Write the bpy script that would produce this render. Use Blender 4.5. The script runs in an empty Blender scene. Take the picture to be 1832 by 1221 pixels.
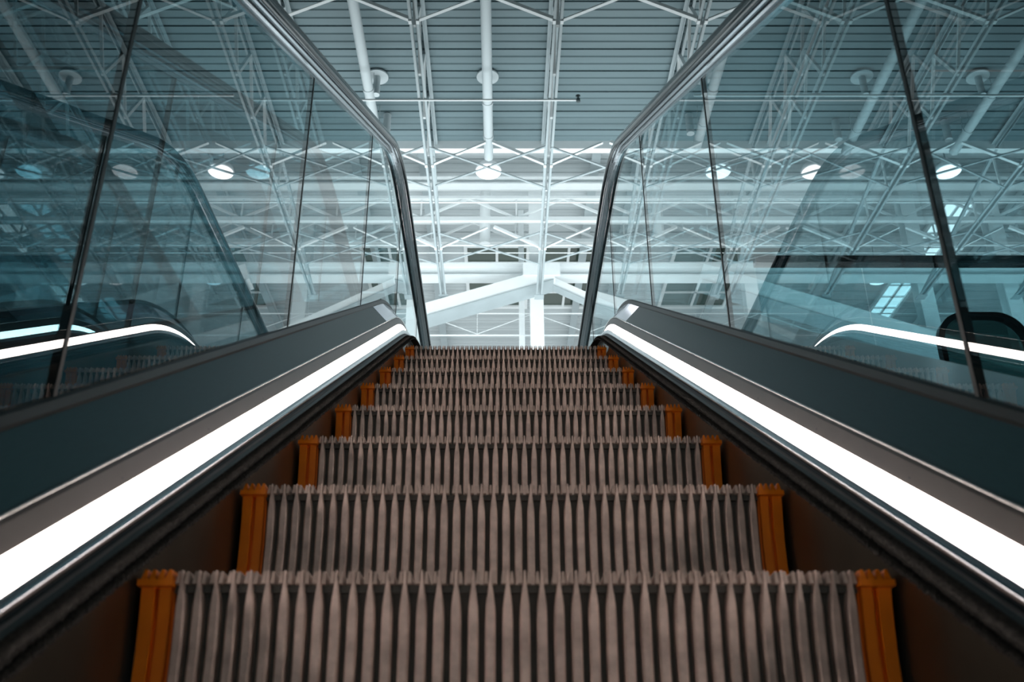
import bpy, math, random
from math import sin, cos, tan, pi, radians, atan2, sqrt
from mathutils import Vector
random.seed(7)
scene = bpy.context.scene
COL = scene.collection
ZC = 2.0                      # height of the lens above the lower floor level
# ------------------------------------------------------------------ helpers
def link(o, parent=None):
    COL.objects.link(o)
    if parent is not None: o.parent = parent
    return o
def tag(o, label=None, cat=None, group=None, kind=None):
    if label: o['label'] = label
    if cat: o['category'] = cat
    if group: o['group'] = group
    if kind: o['kind'] = kind
    return o
def empty(name, loc, label, cat, group=None, kind=None):
    o = bpy.data.objects.new(name, None); o.empty_display_size = .1
    o.location = loc
    return tag(link(o), label, cat, group, kind)
def copy_thing(root, loc, label, group=None):
    r = root.copy(); COL.objects.link(r); r.location = loc; r['label'] = label
    if group: r['group'] = group
    for ch in root.children:
        c = ch.copy(); COL.objects.link(c); c.parent = r
        for g in ch.children:
            d = g.copy(); COL.objects.link(d); d.parent = c
    return r

class MB:
    def __init__(s): s.v = []; s.f = []; s.smooth = set()
    def add(s, vs, fs, sm=False):
        b = len(s.v); s.v += [tuple(v) for v in vs]
        for f in fs:
            if sm: s.smooth.add(len(s.f))
            s.f.append(tuple(b + i for i in f))
        return s
    def box(s, a, b):
        (x0, y0, z0), (x1, y1, z1) = a, b
        v = [(x0,y0,z0),(x1,y0,z0),(x1,y1,z0),(x0,y1,z0),(x0,y0,z1),(x1,y0,z1),(x1,y1,z1),(x0,y1,z1)]
        return s.add(v, [(0,3,2,1),(4,5,6,7),(0,1,5,4),(1,2,6,5),(2,3,7,6),(3,0,4,7)])
    def loft(s, rings, closed=True, caps=True, sm=False):
        n = len(rings[0]); v = [p for r in rings for p in r]; f = []
        m = n if closed else n - 1
        for i in range(len(rings) - 1):
            for j in range(m):
                k = (j + 1) % n
                f.append((i*n+j, i*n+k, (i+1)*n+k, (i+1)*n+j))
        s.add(v, f, sm)
        if caps and closed:
            s.add(rings[0], [tuple(range(n))[::-1]]); s.add(rings[-1], [tuple(range(n))])
        return s
    def prof(s, pts, prof, up=(0,0,1), closed=True, caps=True, sm=False):
        """profile (a, b): a along the sideways axis, b along the up-ish axis, swept through 3-D points"""
        pts = [Vector(p) for p in pts]; rings = []
        for i, p in enumerate(pts):
            t = (pts[min(i+1, len(pts)-1)] - pts[max(i-1, 0)]).normalized()
            side = t.cross(Vector(up))
            if side.length < 1e-5: side = t.cross(Vector((0,1,0)))
            side.normalize(); u = side.cross(t).normalized()
            rings.append([p + side*a + u*b for a, b in prof])
        return s.loft(rings, closed, caps, sm)
    def tube(s, pts, r, n=10, up=(0,0,1)):
        return s.prof(pts, [(r*cos(2*pi*k/n), r*sin(2*pi*k/n)) for k in range(n)], up, sm=True)
    def beam(s, p, q, w, h, up=(0,0,1)):
        return s.prof([p, q], [(-w/2,-h/2),(w/2,-h/2),(w/2,h/2),(-w/2,h/2)], up)
    def disc(s, c, r, z0, z1, n=32):
        r0 = [(c[0]+r*cos(2*pi*k/n), c[1]+r*sin(2*pi*k/n), z0) for k in range(n)]
        r1 = [(x, y, z1) for x, y, z in r0]
        return s.loft([r0, r1])
    def lathe(s, c, prof, n=32):
        rings = [[(c[0]+r*cos(2*pi*k/n), c[1]+r*sin(2*pi*k/n), c[2]+z) for k in range(n)] for r, z in prof]
        return s.loft(rings, sm=True)
    def build(s, name, mat, parent=None, fix=True):
        me = bpy.data.meshes.new(name); me.from_pydata(s.v, [], s.f)
        if fix:
            import bmesh
            bm = bmesh.new(); bm.from_mesh(me)
            for i, f in enumerate(bm.faces): f.smooth = i in s.smooth
            bmesh.ops.recalc_face_normals(bm, faces=bm.faces)
            bm.to_mesh(me); bm.free()
        me.materials.append(mat); me.update()
        return link(bpy.data.objects.new(name, me), parent)

# ------------------------------------------------------------------ materials
def mat(name, col, rough=.5, metal=0., noise=0., nscale=20., emit=None, estr=0., bump=0., bscale=60., stretch=None, coat=0.):
    m = bpy.data.materials.new(name); m.use_nodes = True
    nt = m.node_tree; b = nt.nodes['Principled BSDF']
    b.inputs['Base Color'].default_value = (*col, 1); b.inputs['Roughness'].default_value = rough
    b.inputs['Metallic'].default_value = metal
    if coat: b.inputs['Coat Weight'].default_value = coat
    tc = nt.nodes.new('ShaderNodeTexCoord'); mp = nt.nodes.new('ShaderNodeMapping')
    nt.links.new(tc.outputs['Object'], mp.inputs[0])
    if stretch: mp.inputs['Scale'].default_value = stretch
    if noise:
        n = nt.nodes.new('ShaderNodeTexNoise'); n.inputs['Scale'].default_value = nscale; n.inputs['Detail'].default_value = 6
        r = nt.nodes.new('ShaderNodeValToRGB')
        r.color_ramp.elements[0].position = .3; r.color_ramp.elements[1].position = .7
        r.color_ramp.elements[0].color = (*[c*(1-noise) for c in col], 1)
        r.color_ramp.elements[1].color = (*[min(1, c*(1+noise)) for c in col], 1)
        nt.links.new(mp.outputs[0], n.inputs['Vector']); nt.links.new(n.outputs['Fac'], r.inputs[0])
        nt.links.new(r.outputs[0], b.inputs['Base Color'])
    if bump:
        n = nt.nodes.new('ShaderNodeTexNoise'); n.inputs['Scale'].default_value = bscale; n.inputs['Detail'].default_value = 3
        bp = nt.nodes.new('ShaderNodeBump'); bp.inputs['Strength'].default_value = bump; bp.inputs['Distance'].default_value = .01
        nt.links.new(mp.outputs[0], n.inputs['Vector']); nt.links.new(n.outputs['Fac'], bp.inputs['Height'])
        nt.links.new(bp.outputs[0], b.inputs['Normal'])
    if emit:
        b.inputs['Emission Color'].default_value = (*emit, 1); b.inputs['Emission Strength'].default_value = estr
    return m
def glass_mat(name, tint, ior):
    m = bpy.data.materials.new(name); m.use_nodes = True
    nt = m.node_tree; nt.nodes.clear()
    out = nt.nodes.new('ShaderNodeOutputMaterial'); mix = nt.nodes.new('ShaderNodeMixShader')
    fr = nt.nodes.new('ShaderNodeFresnel'); fr.inputs['IOR'].default_value = ior
    geo = nt.nodes.new('ShaderNodeNewGeometry'); inv = nt.nodes.new('ShaderNodeMath'); inv.operation = 'SUBTRACT'
    inv.inputs[0].default_value = 1; nt.links.new(geo.outputs['Backfacing'], inv.inputs[1])
    mul = nt.nodes.new('ShaderNodeMath'); mul.operation = 'MULTIPLY'
    nt.links.new(fr.outputs[0], mul.inputs[0]); nt.links.new(inv.outputs[0], mul.inputs[1])
    tr = nt.nodes.new('ShaderNodeBsdfTransparent'); tr.inputs[0].default_value = (*tint, 1)
    gl = nt.nodes.new('ShaderNodeBsdfGlossy'); gl.inputs['Roughness'].default_value = 0; gl.inputs[0].default_value = (.97, 1, 1, 1)
    nt.links.new(mul.outputs[0], mix.inputs[0]); nt.links.new(tr.outputs[0], mix.inputs[1]); nt.links.new(gl.outputs[0], mix.inputs[2])
    nt.links.new(mix.outputs[0], out.inputs[0])
    return m

M = {}
M['aluminium'] = mat('cast_aluminium', (.60,.47,.41), .45, .15, noise=.28, nscale=35, bump=.08, bscale=300)
M['riserback'] = mat('groove_shade_plate', (.075,.068,.058), .55, .2, noise=.2, nscale=40)  # dark colour stands in for the shade in the grooves between ribs
M['tread'] = mat('tread_aluminium', (.5,.40,.35), .5, .15, noise=.2, nscale=60)
M['orange'] = mat('orange_plastic', (1,.235,.008), .42, 0, noise=.12, nscale=25)
M['skirt'] = mat('dark_skirt_steel', (.085,.08,.06), .28, .8, noise=.2, nscale=8, stretch=(1,1,1))
M['brush'] = mat('black_nylon_bristles', (.018,.016,.013), .8, 0, noise=.8, nscale=160, bump=1, bscale=260, stretch=(1,1,.3))
M['chrome'] = mat('polished_steel', (.50,.53,.56), .14, 1)
M['trim'] = mat('satin_steel_trim', (.07,.062,.058), .38, 0, noise=.1, nscale=12)
M['trim'].node_tree.nodes['Principled BSDF'].inputs['Specular IOR Level'].default_value = .3
M['panel'] = mat('brushed_dark_panel', (.018,.055,.068), .36, .0, noise=.08, nscale=14, stretch=(40,2,2))
M['panel'].node_tree.nodes['Principled BSDF'].inputs['Specular IOR Level'].default_value = .22
M['endpanel'] = mat('polished_end_panel', (.42,.43,.52), .12, 1, noise=.08, nscale=4)
M['bead'] = mat('highlight_bead_steel', (.62,.62,.60), .22, 1)
M['deck'] = mat('brushed_outer_steel', (.30,.33,.33), .22, 1, noise=.12, nscale=9, stretch=(20,2,2))
M['gasket'] = mat('black_rubber_gasket', (.010,.018,.020), .4)
M['gasket'].node_tree.nodes['Principled BSDF'].inputs['Specular IOR Level'].default_value = .2
M['rubber'] = mat('black_handrail_rubber', (.005,.013,.018), .07, 0)
M['rubber'].node_tree.nodes['Principled BSDF'].inputs['Specular IOR Level'].default_value = .18
M['lamp_strip'] = mat('white_light_diffuser', (.9,.9,.9), .4, emit=(1,.86,.80), estr=17)
M['glass'] = glass_mat('teal_tinted_glass', (.49,.605,.63), 1.62)
M['guardglass'] = glass_mat('guard_glass', (.80,.93,.95), 1.4)
M['white'] = mat('white_painted_steel', (.80,.84,.85), .4, 0, noise=.03, nscale=3)
M['grey'] = mat('grey_painted_steel', (.36,.42,.44), .45, 0, noise=.05, nscale=4)
M['darksteel'] = mat('dark_painted_steel', (.05,.075,.08), .5)
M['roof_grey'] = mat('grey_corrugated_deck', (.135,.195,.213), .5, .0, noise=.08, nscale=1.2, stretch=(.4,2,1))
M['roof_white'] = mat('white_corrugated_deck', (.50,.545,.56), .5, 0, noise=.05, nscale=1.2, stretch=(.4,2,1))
M['pipe'] = mat('pale_grey_pipe', (.50,.56,.58), .38)
M['lamp'] = mat('lamp_lens', (1,1,1), .3, emit=(1,.97,1), estr=3.2)
M['lampbody'] = mat('lamp_housing', (.75,.78,.8), .4)
M['skylight'] = mat('dark_green_skylight_glass', (.045,.07,.055), .1)
M['daylight'] = mat('daylit_skylight_glass', (.8,.85,.87), .2, emit=(.90,.98,1), estr=2.2)
M['floor'] = mat('pale_stone_floor', (.5,.5,.47), .35, noise=.1, nscale=3)
M['tint'] = glass_mat('dark_smoked_glass', (.24,.33,.32), 1.45)

# ------------------------------------------------------------------ escalator path (y-z plane)
SL = .6; ANG = math.atan(SL); Z0 = -.427 + ZC; ZL = 2.177 + ZC
YC = (ZL - Z0)/SL; R = 1.7
TL = R*tan(ANG/2)
def base_path(y0=-1.3, y1=6.55, na=14, R=1.7):
    TL = R*tan(ANG/2)
    P = [(y0, Z0+SL*y0, ANG)]
    n = 12
    ya = YC - TL*cos(ANG)
    for k in range(1, n): 
        y = y0 + (ya-y0)*k/n; P.append((y, Z0+SL*y, ANG))
    cy, cz = YC+TL, ZL-R
    for k in range(na+1):
        a = ANG*(1-k/na); P.append((cy-R*sin(a), cz+R*cos(a), a))
    for k in range(1, 5): P.append((YC+TL+(y1-YC-TL)*k/4, ZL, 0.))
    return P
BP = base_path(); BH = base_path(R=.5)
def off(n, P=BP): return [(y-n*sin(a), z+n*cos(a)) for y, z, a in P]
def zat(line, y):
    for (a, za), (b, zb) in zip(line, line[1:]):
        if a <= y <= b: return za + (zb-za)*(y-a)/(b-a)
    return line[0][1] if y < line[0][0] else line[-1][1]
def subpath(y0, y1):
    P = [p for p in BP if y0 < p[0] < y1]
    zb = off(0)
    def an(y):
        if y <= YC-TL*cos(ANG): return ANG
        if y >= YC+TL: return 0.
        return math.asin(max(-1, min(1, (YC+TL-y)/R)))
    a = (y0, zat(zb, y0), an(y0)); b = (y1, zat(zb, y1), an(y1))
    return [a] + P + [b]
def sweep(prof, s, path=BP, closed=True, caps=True, sm=False):
    """prof: (x offset from escalator centre, n perpendicular offset); s = side sign"""
    mb = MB(); rings = []
    for y, z, a in path: rings.append([(s*x, y-n*sin(a), z+n*cos(a)) for x, n in prof])
    return mb.loft(rings, closed, caps, sm)
JOINTS = [-1.14, -.02, 1.10, 2.22, 3.33, 4.45, 5.57, 6.55]
HN = .943                     # handrail centre, perpendicular to the nose line
GX = .56

def handrail_path():
    P = [(y, z, a) for (y, z), (_, _, a) in zip(off(HN, BH), BH)]
    r = .40; y1, z1 = P[-1][0], P[-1][1]
    for k in range(1, 17):
        a = -pi*k/16; P.append((y1 - r*sin(a), z1 - r + r*cos(a), a))
    P.append((y1-.35, z1-2*r, -pi))
    return P
def escalator(name, cx, label):
    root = empty(name, (cx, 0, 0), label, 'escalator')
    hp = handrail_path()
    for s in (-1, 1):
        # skirt with its brush
        sweep([(.455,-.40),(.455,.032),(.462,.032),(.462,-.40)], s).build('skirt_panel', M['skirt'], root)
        bb = sweep([(.456,.024),(.456,.050),(.449,.050),(.445,.046),(.445,.026)], s)
        hold = bb.build('brush_holder', M['gasket'], root)
        br = MB(); zl = off(.036); y = -.3
        L = .0026
        pth = subpath(-.25, 5.4)
        # bristles: two staggered swept combs of fine tufts
        acc = 0
        for (ya, za, aa), (yb, zb_, ab) in zip(pth, pth[1:]):
            seg = sqrt((yb-ya)**2 + (zb_-za)**2); n = max(1, int(seg/.0048))
            for k in range(n):
                t = k/n; y = ya+(yb-ya)*t; z = za+(zb_-za)*t; a = aa+(ab-aa)*t
                for nn in (.031, .041):
                    jy = random.uniform(-.0008, .0008); ln = .030 + random.uniform(-.001, .001)
                    c0 = (s*.447, y-nn*sin(a)+jy, z+nn*cos(a)); w = .0026
                    t0 = [(c0[0], c0[1]-w, c0[2]-.0035), (c0[0], c0[1]+w, c0[2]-.0035), (c0[0], c0[1]+w, c0[2]+.0035), (c0[0], c0[1]-w, c0[2]+.0035)]
                    dz = random.uniform(-.0012, .0008)
                    tp = [(x - s*ln*(1 if nn < .035 else .8), yy, zz*.6 + c0[2]*.4 + dz) for x, yy, zz in t0]
                    br.add(t0+tp, [(0,1,5,4),(1,2,6,5),(2,3,7,6),(3,0,4,7),(4,5,6,7)])
        tag(br.build('bristles', M['brush'], hold, fix=False), kind='stuff')
        # rounded chrome moulding
        c = [(.4625+.0095*cos(a), .0585+.0125*sin(a)) for a in [2*pi*k/12 for k in range(12)]]
        sweep(c, s, sm=True).build('chrome_moulding', M['chrome'], root)
        sweep([(.466,.046),(.478,.060),(.478,.064),(.466,.066)], s).build('shadow_groove', M['gasket'], root)
        # light strip in two lengths
        for ya, yb in ((-1.3, 1.232), (1.235, 6.2)):
            sweep([(.4765,.0615),(.4745,.0680),(.4755,.0860),(.4800,.0955),(.486,.094),(.482,.064)], s, subpath(ya, yb)).build('light_strip', M['lamp_strip'], root)
        # steel band with its turned edge and screws
        band = sweep([(.4805,.0945),(.4875,.1205),(.4915,.1265),(.497,.125),(.488,.094)], s).build('steel_band', M['trim'], root)
        sweep([(.4905+.0022*cos(2*pi*k/8), .1275+.0022*sin(2*pi*k/8)) for k in range(8)], s, sm=True).build('edge_highlight_bead', M['bead'], band)  # thin bright bead added to draw the highlight along the band edge
        pb = off(.101)
        for i in range(13):
            y = .55 + i*.31
            if y > 4.1: break
            z = zat(pb, y)
            m = MB(); n = 10
            r0 = [(s*.4835, y+.0035*cos(2*pi*k/n), z+.0035*sin(2*pi*k/n)) for k in range(n)]
            r1 = [(s*.4825, a, b) for _, a, b in r0]
            m.loft([r0, r1]).build('screw', M['gasket'], band)
        # inner decking: long dark panels and the polished piece on the bend
        for ya, yb, mm in ((-1.3, .78, 'panel'), (.783, 3.70, 'panel'), (3.703, 6.2, 'endpanel')):
            sweep([(.4918,.1265),(.548,.1885),(.554,.186),(.496,.123)], s, subpath(ya, yb)).build('inner_decking_panel', M[mm], root)
        sweep([(.5475,.1875),(.5465,.193),(.5495,.204),(.554,.207),(.564,.207),(.568,.200),(.568,.184)], s, subpath(-1.3, 6.5)).build('glass_gasket', M['gasket'], root)
        # outer decking and cladding
        od = sweep([(.568,.197),(.752,.197),(.757,.192),(.757,.150),(.745,.150),(.745,.190),(.568,.190)], s, subpath(-1.3, 6.5)).build('outer_decking', M['deck'], root)
        sweep([(.742,.150),(.742,-.75),(.737,-.75),(.737,.150)], s, subpath(-1.3, 6.5)).build('outer_cladding', M['deck'], root)
        # glass panes
        zb = off(.192); zt = off(HN-.028, BH); g = .0032
        for a, b in zip(JOINTS, JOINTS[1:]):
            ys = [a+g+(b-a-2*g)*k/14 for k in range(15)]
            m = MB(); rings = []
            for y in ys:
                z0, z1 = zat(zb, y), zat(zt, y)
                rings.append([(s*(GX-.005), y, z0), (s*(GX+.005), y, z0), (s*(GX+.005), y, z1), (s*(GX-.005), y, z1)])
            m.loft(rings).build('glass_panel', M['glass'], root)
        m = MB(); rings = []
        for k in range(13):
            th = pi/2*k/12; y = 6.553 + .37*sin(th); zc = zt[-1][1]-.37
            rings.append([(s*(GX-.005), y, ZL+.195), (s*(GX+.005), y, ZL+.195), (s*(GX+.005), y, zc+.37*cos(th)+.005), (s*(GX-.005), y, zc+.37*cos(th)+.005)])
        m.loft(rings).build('glass_panel', M['glass'], root)
        for y in JOINTS[1:-1]:
            MB().box((s*GX-.0062, y-.0045, zat(zb, y)), (s*GX+.0062, y+.0045, zat(zt, y))).build('joint_seal', M['gasket'], root)
        # guide rail under the handrail
        gp = [(-.030,.000),(-.030,-.010),(-.022,-.012),(-.022,-.020),(-.016,-.021),(-.016,-.034),(-.009,-.036),(-.009,-.050),(.009,-.050),(.009,-.036),(.016,-.034),(.016,-.021),(.022,-.020),(.022,-.012),(.030,-.010),(.030,.000)]
        sweep([(GX+x, n) for x, n in gp], s, hp).build('handrail_guide', M['chrome'], root)
        out = []
        for k in range(13):
            t = pi*k/12; out.append((.041*cos(t), .004+.020*sin(t)))
        out += [(-.043,-.004),(-.042,-.014),(-.036,-.021),(-.030,-.020),(-.029,-.008),(-.031,.002)]
        out += [(.031,.002),(.029,-.008),(.030,-.020),(.036,-.021),(.042,-.014),(.043,-.004)]
        sweep([(GX+x, n) for x, n in out], s, hp, sm=True).build('handrail', M['rubber'], root)
    # landing plate between the balustrades
    MB().box((-.455, 4.95, ZL-.06), (.455, 6.9, ZL-.012)).build('landing_plate', M['deck'], root)
    cm = MB()
    for i in range(87):
        x = -.45+.9*(i+.5)/88+.0051
        cm.box((x-.0015, 4.86, ZL-.02), (x+.0015, 4.95, ZL-.010))
    cm.build('comb', M['tread'], root)
    return root
CX = .017; CN = -1.50
escalator('escalator', CX, 'escalator the camera stands on, rising straight ahead between lit glass balustrades')
escalator('escalator', CN, 'neighbouring escalator seen through the glass on the left')

# ------------------------------------------------------------------ steps
PITCH = .9/44
def step_meshes():
    H = .262
    def yb(z): t = -z/H; return .013 + .020*sin(pi*min(1, t*1.05))
    rib = MB(); zs = [.000,-.010,-.020,-.030,-.040,-.055,-.09,-.13,-.17,-.21,-H]
    ws = [.0022,.0036,.0062,.0094,.0118,.0130,.0132,.0132,.0132,.0132,.0132]
    pr = [.0135,.0150,.0155,.0160,.0165,.0165,.0165,.0165,.0165,.0165,.0165]
    for i in range(2, 42):
        x = (i-21.5)*PITCH
        rings = []
        for z, w, p in zip(zs, ws, pr):
            y = yb(z)
            rings.append([(x-w/2, y+.001, z), (x-w*.47, y-p*.82, z), (x-w*.30, y-p, z), (x+w*.30, y-p, z), (x+w*.47, y-p*.82, z), (x+w/2, y+.001, z)])
        rib.loft(rings)
    plate = [[(-.408, yb(z), z), (.408, yb(z), z), (.408, yb(z)+.006, z), (-.408, yb(z)+.006, z)] for z in [-.0140]+zs[2:]]
    back = MB().loft(plate); back.box((-.409, .013, -.024), (.409, .398, -.0145))
    tr = MB()
    for i in range(84):
        x = (i-41.5)*PITCH/2
        if abs(x) > .409: continue
        tr.loft([[(x-.0026, y, -.015), (x+.0026, y, -.015), (x+.0013, y+d, 0), (x-.0013, y+d, 0)] for y, d in ((.003, .003), (.398, 0))])
    ins = []
    for s in (-1, 1):
        m = MB()
        for xa, w in ((.4185, .0155), (.4395, .0185)):
            rings = []
            for z, sc in zip([-.012,-.022,-.035]+zs[5:], [.92,1,1,1,1,1,1,1,1]):
                y = yb(z); ww = w*sc
                rings.append([(s*xa-ww/2, y+.002, z), (s*xa-ww*.42, y-.011, z), (s*xa+ww*.42, y-.011, z), (s*xa+ww/2, y+.002, z)])
            m.loft(rings)
        m.loft([[(s*.409, yb(z)-.002, z), (s*.449, yb(z)-.002, z), (s*.449, yb(z)+.006, z), (s*.409, yb(z)+.006, z)] for z in [-.012]+zs[2:]])
        ins.append(m)
        c = MB()
        for j, xa in enumerate((.413, .422, .432, .442)):
            c.loft([[(s*xa-.0042, y, -.013), (s*xa+.0042, y, -.013), (s*xa+.0016, y+d, .001), (s*xa-.0016, y+d, .001)] for y, d in ((-.004, .004), (.398, 0))])
        c.box((min(s*.408, s*.4495), -.004, -.019), (max(s*.408, s*.4495), .398, -.0115))
        ins.append(c)
    body = MB().box((-.44, .045, -.20), (.44, .37, -.021))
    return rib, tr, ins, body, back
rib, tr, ins, body, back = step_meshes()
dY = .4005; dZ = dY*SL; Y0 = 1.188
def nose(k):
    y = Y0 + k*dY; z = Z0 + SL*y
    return y, min(z, {7: z, 8: ZL-.035, 9: ZL-.015}.get(k, z))
names = ['nearest', 'second', 'third', 'fourth', 'fifth', 'sixth', 'seventh', 'eighth', 'ninth', 'tenth']
y, z = nose(0)
proto = empty('escalator_step', (CX, y, z), '', 'escalator step', 'steps of the escalator in front')
rib.build('riser_ribs', M['aluminium'], proto); back.build('riser', M['riserback'], proto); tr.build('tread', M['tread'], proto); body.build('step_body', M['darksteel'], proto)
for k, m in enumerate(ins):
    o = m.build('orange_riser_edge' if k % 2 == 0 else 'orange_tread_edge', M['orange'], proto)
    o['label'] = 'bright orange safety edge'
proto['label'] = 'nearest escalator step, largest grooved riser at the bottom of the picture'
for k in range(1, 9):
    y, z = nose(k)
    lab = 'grooved metal escalator step with orange edges, %s step counted upward from the nearest' % names[k]
    if k == 7: lab = 'topmost escalator step whose toothed edge stands against the bright hall'
    if k == 8: lab = 'flattened escalator step just behind the topmost toothed edge'
    copy_thing(proto, (CX, y, z), lab)
y, z = nose(-1); copy_thing(proto, (CX, y, z), 'escalator step directly below the nearest visible one, under the lens')
for i, k in enumerate((5, 6, 7, 8)):
    y, z = nose(k)
    copy_thing(proto, (CN, y, z), '%s step of the left neighbouring escalator counted down from its landing' % ['fourth', 'third', 'second', 'first'][i], 'steps of the neighbouring escalator')

# ------------------------------------------------------------------ upper floor
f = MB().box((-9, 6.95, ZL-.35), (14, 12, ZL-.012)); f.box((.80, 5.1, ZL-.35), (14, 6.95, ZL-.012)); f.box((-9, 5.1, ZL-.35), (-2.3, 6.95, ZL-.012))
tag(f.build('floor', M['floor']), kind='structure')
tag(MB().box((-16, -20, -.3), (16, 6, 0)).build('floor', M['floor']), kind='structure')

# ------------------------------------------------------------------ roof decks
def corr(y0, y1, z, x0, x1, name, m, pitch=.154, dep=.016):
    pts = []; y = y0; i = 0
    while y < y1:
        e = .012 if i % 3 == 0 else 0
        pts += [(y, z), (y+pitch*.42, z), (y+pitch*.52, z+dep), (y+pitch*.90, z+dep)]
        if e: pts += [(y+pitch*.93, z+dep+.014), (y+pitch*.97, z+dep+.014)]
        y += pitch; i += 1
    pts = sorted(pts, key=lambda p: p[0])
    mb = MB(); n = len(pts)
    v = [(x0, a, b) for a, b in pts] + [(x1, a, b) for a, b in pts] + [(x0, a, z+.14) for a, b in pts] + [(x1, a, z+.14) for a, b in pts]
    fs = [(i, i+1, n+i+1, n+i) for i in range(n-1)] + [(2*n+i, 3*n+i, 3*n+i+1, 2*n+i+1) for i in range(n-1)]
    fs += [(0, n, 3*n, 2*n), (n-1, 3*n-1, 4*n-1, 2*n-1)]
    return tag(mb.add(v, fs).build(name, m), kind='structure')
YA = 13.2; HA = 10.25+ZC; HB = 12.5+ZC
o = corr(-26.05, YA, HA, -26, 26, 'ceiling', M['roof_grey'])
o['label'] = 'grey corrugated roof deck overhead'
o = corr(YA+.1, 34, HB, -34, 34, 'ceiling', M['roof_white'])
o['label'] = 'white corrugated roof deck further back'
tag(MB().box((-26, YA, HA-.14), (26, YA+.12, HB+.1)).build('trim_1', M['white']), kind='structure')['label'] = 'white fascia where the grey deck ends'

# ------------------------------------------------------------------ longitudinal roof trusses
HC = 9.4+ZC; BAY = 1.85; TX = [-1.13+BAY*i for i in range(-6, 8)]
TY0, TY1 = 1.32, 16.9; NODE = .92
def truss():
    r = empty('roof_truss', (0, 0, HC), '', 'roof truss', 'long roof trusses under the ceiling')
    for sx in (-1, 1):
        m = MB()
        m.box((sx*.022, TY0, -.03), (sx*.062, TY1, -.022)); m.box((sx*.022, TY0, -.03), (sx*.029, TY1, .03))
        m.build('bottom_chord', M['grey'], r)
        m = MB()
        m.box((sx*.022, TY0, .80), (sx*.075, YA, .808)); m.box((sx*.022, TY0, .74), (sx*.029, YA, .80))
        m.build('top_chord', M['grey'], r)
    n = 0; y = TY0+.1
    d = MB().beam((0, 0, 0), (0, NODE/2, .78), .05, .05).build('web_bar', M['white'], r)
    e = MB().beam((0, NODE/2, .78), (0, NODE, 0), .04, .04).build('web_bar', M['white'], r)
    d.location = (0, y, 0); e.location = (0, y, 0); y += NODE
    while y < YA-NODE:
        for b in (d, e):
            c = b.copy(); COL.objects.link(c); c.parent = r; c.location = (0, y, 0)
        y += NODE
    # free end beyond the grey deck
    MB().beam((0, YA, .74), (0, TY1-.15, .02), .05, .05).build('end_brace', M['grey'], r)
    MB().box((-.09, TY1-.12, -.045), (.09, TY1+.06, -.03)).build('bearing_plate', M['grey'], r)
    k = y
    while k < TY1-.8:
        h = .70*(TY1-.15-k)/(TY1-.15-YA)
        if h > .08 and k > YA: MB().beam((0, k, 0), (0, k, h), .03, .03).build('web_bar', M['white'], r)
        k += NODE
    return r
def ordinal(i): return ['first','second','third','fourth','fifth','sixth','seventh','eighth'][i]
def truss_label(i):
    if i == 6: return 'long grey roof truss just left of the centre, running away overhead'
    if i == 7: return 'long grey roof truss just right of the centre, running away overhead'
    if i > 7: return 'long grey roof truss, %s to the right of the two central ones' % ordinal(i-8)
    return 'long grey roof truss, %s to the left of the two central ones' % ordinal(5-i)
t0 = truss(); t0.location.x = TX[0]; t0['label'] = truss_label(0)
for i in range(1, len(TX)):
    copy_thing(t0, (TX[i], 0, HC), truss_label(i))

# inverted-V bridging between the trusses, horizontal rod crosses
rows = [(6.5, 'nearest'), (9.6, 'upper'), (12.66, 'middle'), (15.1, 'far')]
def bay_label(i):
    if i == 6: return 'in the bay straight overhead'
    if i > 6: return 'in the %s bay right of centre' % ordinal(i-7)
    return 'in the %s bay left of centre' % ordinal(5-i)
pb = None
for ry, rn in rows:
    for i in range(len(TX)-1):
        lab = 'white inverted V brace of the %s row %s' % (rn, bay_label(i))
        if pb is None:
            pb = empty('roof_brace', (TX[i], ry, HC), lab, 'roof brace', 'white V braces between the roof trusses')
            for a, b in (((.05, 0, .0), (BAY/2-.06, 0, .42)), ((BAY-.05, 0, .0), (BAY/2+.06, 0, .42))):
                MB().prof([a, b], [(-.025,-.02),(.025,-.02),(.025,-.012),(-.017,-.012),(-.017,.03),(-.025,.03)]).build('brace_bar', M['white'], pb)
            for x in (.05, BAY-.05): MB().box((x-.02, -.03, -.05), (x+.02, .03, .01)).build('brace_foot', M['white'], pb)
        else: copy_thing(pb, (TX[i], ry, HC), lab)
px_ = None
for ry, rn in ((12.2, 'nearer'), (14.6, 'farther')):
    for i in range(len(TX)-1):
        lab = 'thin grey cross rods of the %s row %s' % (rn, bay_label(i))
        if px_ is None:
            px_ = empty('cross_rod', (TX[i], ry, HC), lab, 'cross bracing', 'thin rod crosses between the roof trusses')
            MB().tube([(.03, 0, -.03), (BAY-.03, 1.05, -.03)], .018, 8).build('rod', M['grey'], px_)
            MB().tube([(.03, 1.05, -.005), (BAY-.03, 0, -.005)], .018, 8).build('rod', M['grey'], px_)
        else: copy_thing(px_, (TX[i], ry, HC), lab)

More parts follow.
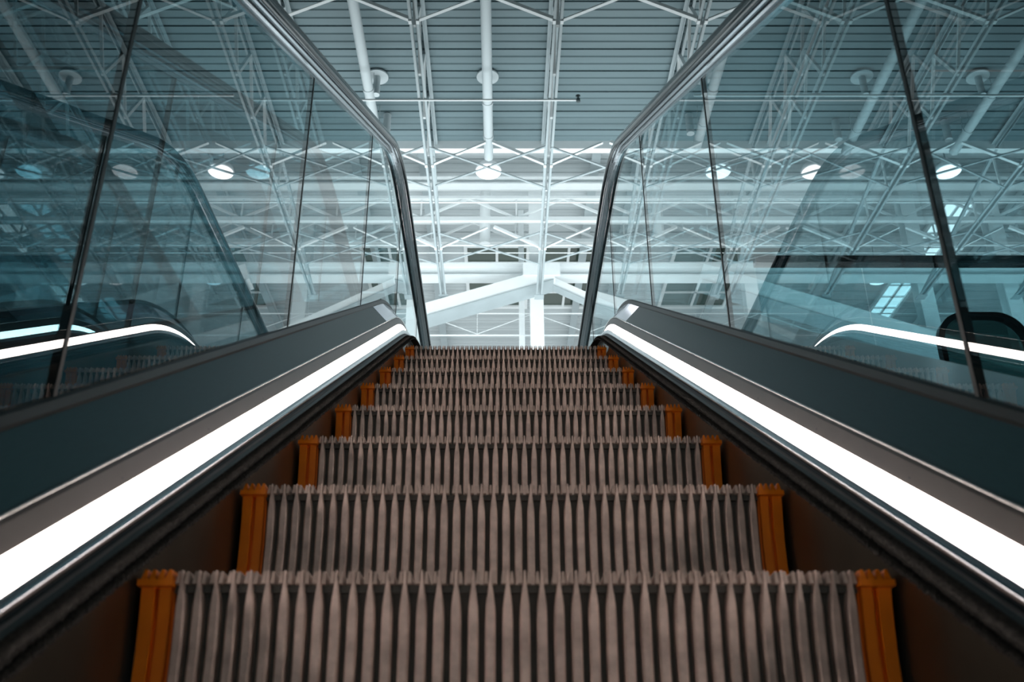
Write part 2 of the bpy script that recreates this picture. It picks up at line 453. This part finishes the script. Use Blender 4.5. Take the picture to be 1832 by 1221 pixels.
# ------------------------------------------------------------------ drain pipes with flanged risers
def drain(x, y1, label):
    r = empty('drain_pipe', (x, 0, HA-.36), label, 'pipe', 'large pale drain pipes')
    MB().tube([(0, 2, 0), (0, y1, 0)], .074, 24).build('pipe', M['pipe'], r)
    for yy in (y1-1.35, y1-.55, y1-4.2, 9.5): 
        c = MB(); c.tube([(0, yy-.03, 0), (0, yy+.03, 0)], .082, 24); c.tube([(-.08, yy, .02), (-.06, yy, .34)], .006, 6); c.tube([(.08, yy, .02), (.06, yy, .34)], .006, 6)
        c.build('pipe_clamp', M['pipe'], r)
    sx = .22 if x > 3 else -.02
    sx = -.14 if x > 3 else (.10 if x < -1 else 0)
    d = MB().disc((sx, 11.6), .165, .315, .34); d.build('flange', M['pipe'], r)
    MB().tube([(sx, 11.6, .33), (sx, 11.6, -.02)], .052, 20, up=(1,0,0)).build('riser_stub', M['pipe'], r)
    MB().tube([(sx*1.6, y1-.35, .34), (sx*1.6, y1-.35, -.03)], .06, 20, up=(1,0,0)).build('riser_stub', M['pipe'], r)
drain(-1.97, 12.85, 'pale drain pipe left of the centre with a round flange above it')
drain(-.215, 13.15, 'pale drain pipe overhead in the middle, ending above the round lamp')
drain(5.54, 13.0, 'pale drain pipe through the right glass, left one of the two there')
drain(7.28, 13.0, 'pale drain pipe through the right glass, nearest the right edge')
m = MB().tube([(-6.6, 2, HC-.25), (-6.6, 12.5, HC-.25)], .15, 16)
tag(m.build('dark_duct', M['darksteel']), 'thick dark duct crossing the upper left corner behind the glass', 'duct')

# ------------------------------------------------------------------ sprinkler conduits running across
def pipe_x(name, x0, x1, y, z, r, label, m='white', cat='conduit'):
    return tag(MB().tube([(x0, y, z+ZC), (x1, y, z+ZC)], r, 10).build(name, M[m]), label, cat, 'thin conduits running across the hall')
r = empty('sprinkler_conduit', (1.08, 11.1, 9.352+ZC), 'thin white conduit crossing under the grey deck, ending right of centre in a nozzle', 'conduit', 'thin conduits running across the hall')
MB().tube([(-11, 0, 0), (0, 0, 0)], .016, 10).build('conduit_tube', M['white'], r)
MB().lathe((0, 0, 0), [(.001,-.03),(.03,-.025),(.03,.02),(.012,.03),(.012,.07),(.035,.075),(.001,.08)], 12).build('nozzle', M['darksteel'], r)
pipe_x('sprinkler_conduit', 2.7, 14, 11.0, 9.350, .018, 'thin white conduit crossing the upper right behind the glass')
pipe_x('sprinkler_conduit', -12, -4.4, 9.9, 8.85, .035, 'thicker white conduit at the upper left behind the glass')
pipe_x('sprinkler_conduit', -12, 13, 15.2, 10.42, .016, 'hair-thin white conduit in front of the cross trusses')
pipe_x('sprinkler_conduit', -12, 13, 17.0, 10.62, .022, 'white conduit just above the long white beam')
pipe_x('sprinkler_conduit', -12, 13, 16.9, 10.38, .012, 'thinnest conduit right above the long white beam')

# ------------------------------------------------------------------ transverse trusses and beams
def ibeam(w, h, p, q):
    t = .03
    return MB().prof([p, q], [(-w/2,-h/2),(w/2,-h/2),(w/2,-h/2+t),(.015,-h/2+t),(.015,h/2-t),(w/2,h/2-t),(w/2,h/2),(-w/2,h/2),(-w/2,h/2-t),(-.015,h/2-t),(-.015,-h/2+t),(-w/2,-h/2+t)])
tag(ibeam(.32, .30, (-20, 17.25, 10.13+ZC), (20, 17.25, 10.13+ZC)).build('cross_beam', M['white']), 'long white steel beam spanning the picture just above the landing', 'beam')
tag(ibeam(.25, .18, (-20, 16.2, 11.55+ZC), (20, 16.2, 11.55+ZC)).build('cross_beam', M['white']), 'long white beam highest of all, just below the round lamps', 'beam')
def cross_truss(y, z0, z1, sp, ph, label, w=.09):
    r = empty('cross_truss', (0, y, z0+ZC), label, 'roof truss', 'lattice trusses running across the hall')
    MB().box((-20, -w/2, -w*.45), (20, w/2, w*.55)).build('bottom_chord', M['white'], r)
    MB().box((-20, -w/2, z1-z0-w*.33), (20, w/2, z1-z0+w*.33)).build('top_chord', M['white'], r)
    x = -18+ph; h = z1-z0
    a = MB().beam((0, 0, .03), (sp/2, 0, h), w*.5, w*.5).build('web_bar', M['white'], r)
    b = MB().beam((0, 0, .03), (-sp/2, 0, h), w*.5, w*.5).build('web_bar', M['white'], r)
    c = MB().beam((0, 0, .03), (0, 0, h), w*.33, w*.33, up=(1,0,0)).build('web_bar', M['white'], r)
    first = True
    while x < 18:
        for q in (a, b, c):
            if first: q.location = (x, 0, 0)
            else:
                d = q.copy(); COL.objects.link(d); d.parent = r; d.location = (x, 0, 0)
        first = False; x += sp
    return r
cross_truss(16.2, 10.70, 11.20, 1.85, -.30+.08, 'white lattice truss across the hall, nearest and upper of the three')
cross_truss(18.6, 11.72, 12.22, 1.85, -.20, 'white lattice truss across the hall, behind the first and below it')
cross_truss(17.9, 9.05, 9.55, 2.3, -.9, 'white lattice truss across the hall below the long white beam', w=.024)

# columns
def column(x, y, w, label, z0=2.177, z1=12.5, d=None):
    d = d or w
    r = empty('steel_column', (x, y, z0+ZC), label, 'column', 'white steel columns')
    h = z1-z0
    MB().prof([(0,0,0),(0,0,h)], [(-w/2,-d/2),(w/2,-d/2),(w/2,-d/2+.02),(.01,-d/2+.02),(.01,d/2-.02),(w/2,d/2-.02),(w/2,d/2),(-w/2,d/2),(-w/2,d/2-.02),(-.01,d/2-.02),(-.01,-d/2+.02),(-w/2,-d/2+.02)], up=(0,1,0)).build('shaft', M['white'], r)
    MB().box((-w*.7,-d*.7,0),(w*.7,d*.7,.03)).build('base_plate', M['white'], r)
column(.70, 17.65, .27, 'white column in the middle, rising behind the joint of the slanting beam')
column(.42, 18.6, .12, 'slim white column just left of the middle one')
column(-3.9, 17.65, .27, 'white column behind the left glass, nearer the centre')
column(-8.4, 17.65, .27, 'white column behind the left glass, nearer the edge')
column(3.3, 19.0, .3, 'white column close behind the right handrail')
column(8.55, 17.65, .30, 'white column behind the right glass near the seam')
column(10.3, 17.65, .30, 'white column behind the right glass nearest the right edge')

# slanting box beams
def slant(p, q, w, h, label):
    r = empty('slanting_beam', (p[0], p[1], p[2]+ZC), label, 'beam', 'slanting white box beams')
    d = Vector(q)-Vector(p)
    MB().prof([(0,0,0), tuple(d)], [(-w/2,-h/2),(w/2,-h/2),(w/2,h/2),(-w/2,h/2)]).build('box_section', M['white'], r)
    MB().prof([(0,0,-h/2-.02), tuple(d+Vector((0,0,-h/2-.02)))], [(-w/2-.04,-.02),(w/2+.04,-.02),(w/2+.04,.0),(-w/2-.04,.0)]).build('bottom_flange', M['grey'], r)
slant((-6.9, 17.0, 7.27), (1.0, 17.0, 9.86), .42, .27, 'big white slanting beam rising left to right in the middle')
slant((12.5, 17.0, 6.9), (3.9, 17.0, 9.9), .42, .36, 'big white slanting beam falling to the right behind the right glass')
slant((-7.5, 17.0, 9.9), (-16, 17.0, 6.9), .42, .36, 'white slanting beam far left behind both glass walls')
slant((.80, 17.1, 9.92), (3.4, 17.1, 8.55), .16, .16, 'slim white brace running down right from the beam joint')
MB_ = MB().box((.41, 16.73, 9.78+ZC), (1.13, 16.785, 10.06+ZC))
tag(MB_.build('joint_plate', M['white']), 'white joint plate where the slanting beam meets the long beam', 'plate')

# hanging far ducts / lamps
def far_pipe(x, y, label):
    tag(MB().tube([(x, y, 10.9+ZC), (x, y, 12.5+ZC)], .11, 20, up=(1,0,0)).build('downpipe', M['white']), label, 'pipe', 'white vertical pipes under the far deck')
far_pipe(-.35, 17.4, 'white vertical pipe behind the central round lamp')
far_pipe(-2.1, 17.4, 'white vertical pipe left of the central lamp')
far_pipe(3.2, 17.4, 'white vertical pipe right of the central lamp')
LX = [-.225+3.82*i for i in range(-4, 5)]
lp = None
for i, x in enumerate(LX):
    lab = 'round glowing ceiling lamp ' + ('in the centre under the drain pipe' if i == 4 else ('%s to the right of the central one' % ordinal(i-5) if i > 4 else '%s to the left of the central one' % ordinal(3-i)))
    if lp is None:
        lp = empty('ceiling_lamp', (x, 13.55, 9.9+ZC), lab, 'ceiling lamp', 'front row of round ceiling lamps')
        MB().lathe((0,0,0), [(.205,.0),(.215,.0),(.22,.02),(.19,.10),(.08,.17),(.06,.24),(.001,.25)], 32).build('housing', M['lampbody'], lp)
        MB().disc((0,0), .204, -.006, .002, 32).build('lens', M['lamp'], lp)
        MB().tube([(0,0,.24),(0,0,HB-9.9-ZC)], .012, 8, up=(1,0,0)).build('hanger', M['grey'], lp)
    else: copy_thing(lp, (x, 13.55, 9.9+ZC), lab)
for i in range(-4, 5):
    side = 'in the middle' if i == 0 else ('%s right of the middle' % ordinal(i-1) if i > 0 else '%s left of the middle' % ordinal(-i-1))
    if abs(i) >= 2:
        copy_thing(lp, (-.22+3.76*i*1.0+1.2, 19.5, 11.25+ZC), 'small round ceiling lamp of the far row, %s' % side, 'far row of round ceiling lamps')

# skylights set in the far deck
def skylight(x0, x1, y0, y1, nx, label, m='skylight', ny=4):
    r = empty('skylight', (x0, y0, HB-.03), label, 'skylight', 'dark framed skylights in the far deck')
    MB().box((0,0,0),(x1-x0,y1-y0,.02)).build('glazing', M[m], r)
    fr = MB(); w = x1-x0; l = y1-y0
    fr.box((-.08,-.12,-.05),(w+.08,0,.02)); fr.box((-.08,l,-.05),(w+.08,l+.12,.02)); fr.box((-.08,0,-.05),(0,l,.02)); fr.box((w,0,-.05),(w+.08,l,.02))
    fr.build('frame', M['white'], r)
    for k in range(1, nx): MB().box((w*k/nx-.03,0,-.04),(w*k/nx+.03,l,-.002)).build('mullion', M['white'], r)
    for k in range(1, ny): MB().box((0,l*k/ny-.025,-.04),(w,l*k/ny+.025,-.002)).build('mullion', M['white'], r)
skylight(-.82, .58, 20.0, 22.9, 2, 'dark skylight left of the middle column')
skylight(.98, 2.2, 20.0, 22.9, 2, 'dark skylight right of the middle column')
skylight(-4.6, -3.0, 20.0, 22.9, 2, 'dark skylight behind the left glass')
skylight(5.0, 6.6, 20.0, 22.9, 2, 'dark skylight behind the right glass')

skylight(9.75, 10.35, 18.2, 23.6, 2, 'long bright daylight strip in the far deck at the right', 'daylight', 9)
skylight(-10.6, -10.0, 18.2, 23.6, 2, 'long bright daylight strip in the far deck at the left', 'daylight', 9)
# far long trusses under the white deck, seen as faint converging lines
FX = [-11.2, -7.4, -4.2, -1.6, 1.9, 4.9, 7.9, 11.2]
ft = None
for i, x in enumerate(FX):
    lab = 'slim white purlin under the far deck, %s from the left' % ordinal(i)
    if ft is None:
        ft = empty('roof_purlin', (x, 13.2, HB), lab, 'purlin', 'white purlins under the far deck')
        MB().box((-.04, 0, -.22), (.04, 16, -.0)).build('purlin_web', M['white'], ft)
        MB().box((-.09, 0, -.25), (.09, 16, -.22)).build('purlin_flange', M['grey'], ft)
    else: copy_thing(ft, (x, 13.2, HB), lab)

# ------------------------------------------------------------------ guard rail on the upper floor, right
r = empty('glass_guard_rail', (1.55, 5.25, ZL), 'glass guard with a dark top rail at the floor edge behind the right glass', 'guard rail')
MB().prof([(0,0,.985),(9,0,.985)], [(-.03,-.027),(.03,-.027),(.036,-.015),(.036,.015),(.03,.027),(-.03,.027),(-.036,.015),(-.036,-.015)]).build('top_rail', M['rubber'], r)
for a, b in ((0, .645), (.655, 2.4), (2.41, 4.4), (4.41, 6.6), (6.61, 9)):
    MB().box((a, -.006, .0), (b, .006, .955)).build('glass_pane', M['guardglass'], r)
MB().box((0, -.03, -.01), (9, .03, .06)).build('base_shoe', M['trim'], r)
# rounded smoked-glass partitions
def arch(x, y, w, h, label):
    r = empty('rounded_partition', (x, y, ZL-.012), label, 'partition')
    def outline(ww, hh, rr, z0=0):
        p = [(-ww/2, z0)]
        for k in range(11): a = pi - (pi/2)*k/10; p.append((-ww/2+rr+rr*cos(a), hh-rr+rr*sin(a)))
        for k in range(11): a = pi/2-(pi/2)*k/10; p.append((ww/2-rr+rr*cos(a), hh-rr+rr*sin(a)))
        p.append((ww/2, z0)); return p
    o = outline(w, h, w*.34); i = outline(w-.07, h-.035, w*.31)
    m = MB(); n = len(o)
    rings = [[(a, -.03, b) for a, b in o], [(a, .03, b) for a, b in o], [(a, .03, b) for a, b in i], [(a, -.03, b) for a, b in i]]
    v = [p for q in rings for p in q]; fs = []
    for k in range(n-1):
        for q in range(4):
            q2 = (q+1) % 4; fs.append((q*n+k, q*n+k+1, q2*n+k+1, q2*n+k))
    fs += [(0, n, 2*n, 3*n), (n-1, 2*n-1, 3*n-1, 4*n-1)]
    m.add(v, fs).build('rim', M['rubber'], r)
    m = MB(); m.loft([[(a, -.006, b) for a, b in i], [(a, .006, b) for a, b in i]]).build('smoked_pane', M['tint'], r)
arch(3.27, 6.05, .62, 1.06, 'dark smoked-glass partition with a rounded top behind the right glass seam')

# ------------------------------------------------------------------ light
w = bpy.data.worlds.new('World'); scene.world = w; w.use_nodes = True
nt = w.node_tree; bg = nt.nodes['Background']
tc = nt.nodes.new('ShaderNodeTexCoord'); sep = nt.nodes.new('ShaderNodeSeparateXYZ'); rm = nt.nodes.new('ShaderNodeMapRange')
rm.inputs[1].default_value = -1; rm.inputs[2].default_value = 1
ramp = nt.nodes.new('ShaderNodeValToRGB')
nt.links.new(tc.outputs['Generated'], sep.inputs[0]); nt.links.new(sep.outputs['Z'], rm.inputs[0]); nt.links.new(rm.outputs[0], ramp.inputs[0]); nt.links.new(ramp.outputs[0], bg.inputs[0])
e = ramp.color_ramp.elements
e[0].position = .0; e[0].color = (.03,.03,.03,1)
e[1].position = 1; e[1].color = (.62,.84,.92,1)
q = e.new(.46); q.color = (.09,.11,.115,1)
q = e.new(.56); q.color = (.66,.82,.86,1)
bg.inputs[1].default_value = 0.65
def area(name, loc, rot, sx, sy, en, col):
    l = bpy.data.lights.new(name, 'AREA'); l.shape = 'RECTANGLE'; l.size = sx; l.size_y = sy; l.energy = en; l.color = col
    o = bpy.data.objects.new(name, l); link(o); o.location = loc; o.rotation_euler = rot; return o
# added warm fill light for the steps, behind and above the camera
area('rear_warm_fill', (.3, -3.2, 6.5), (radians(40), 0, 0), 2.5, 1.2, 22, (1, .78, .62))
# added cool fill from the unseen far end, under the white deck
area('far_end_fill', (0, 33, 9), (radians(-100), 0, 0), 50, 8, 1200, (.88, .97, 1))
area('beam_front_fill', (0, 12.3, 7.0), (radians(132), 0, 0), 34, 2.5, 2000, (.90, .98, 1))  # added unseen fill that brightens the camera-facing sides of the beams
area('far_deck_fill', (0, 19, 4.6), (radians(180), 0, 0), 40, 10, 1550, (.88, .98, 1))  # added unseen fill in place of bounce off the upper floor
area('front_deck_fill', (0, 5.6, 3.4), (radians(190), 0, 0), 24, 3, 175, (.80, .97, 1))  # added unseen fill from below for the grey deck and its trusses

cam = bpy.data.cameras.new('Camera'); co = bpy.data.objects.new('Camera', cam); link(co)
co.location = (0, 0, ZC); co.rotation_euler = (radians(90+26.5), 0, 0)
cam.sensor_width = 36; cam.lens = 35.0; cam.shift_x = 18/1832; cam.clip_start = .02; cam.clip_end = 200
cam.dof.use_dof = True; cam.dof.focus_distance = 4.5; cam.dof.aperture_fstop = 7.5
scene.camera = co
scene.cycles.transparent_max_bounces = 32
scene.cycles.max_bounces = 8
scene.view_settings.view_transform = 'Standard'; scene.view_settings.look = 'None'
scene.view_settings.gamma = 1; scene.view_settings.exposure = 0
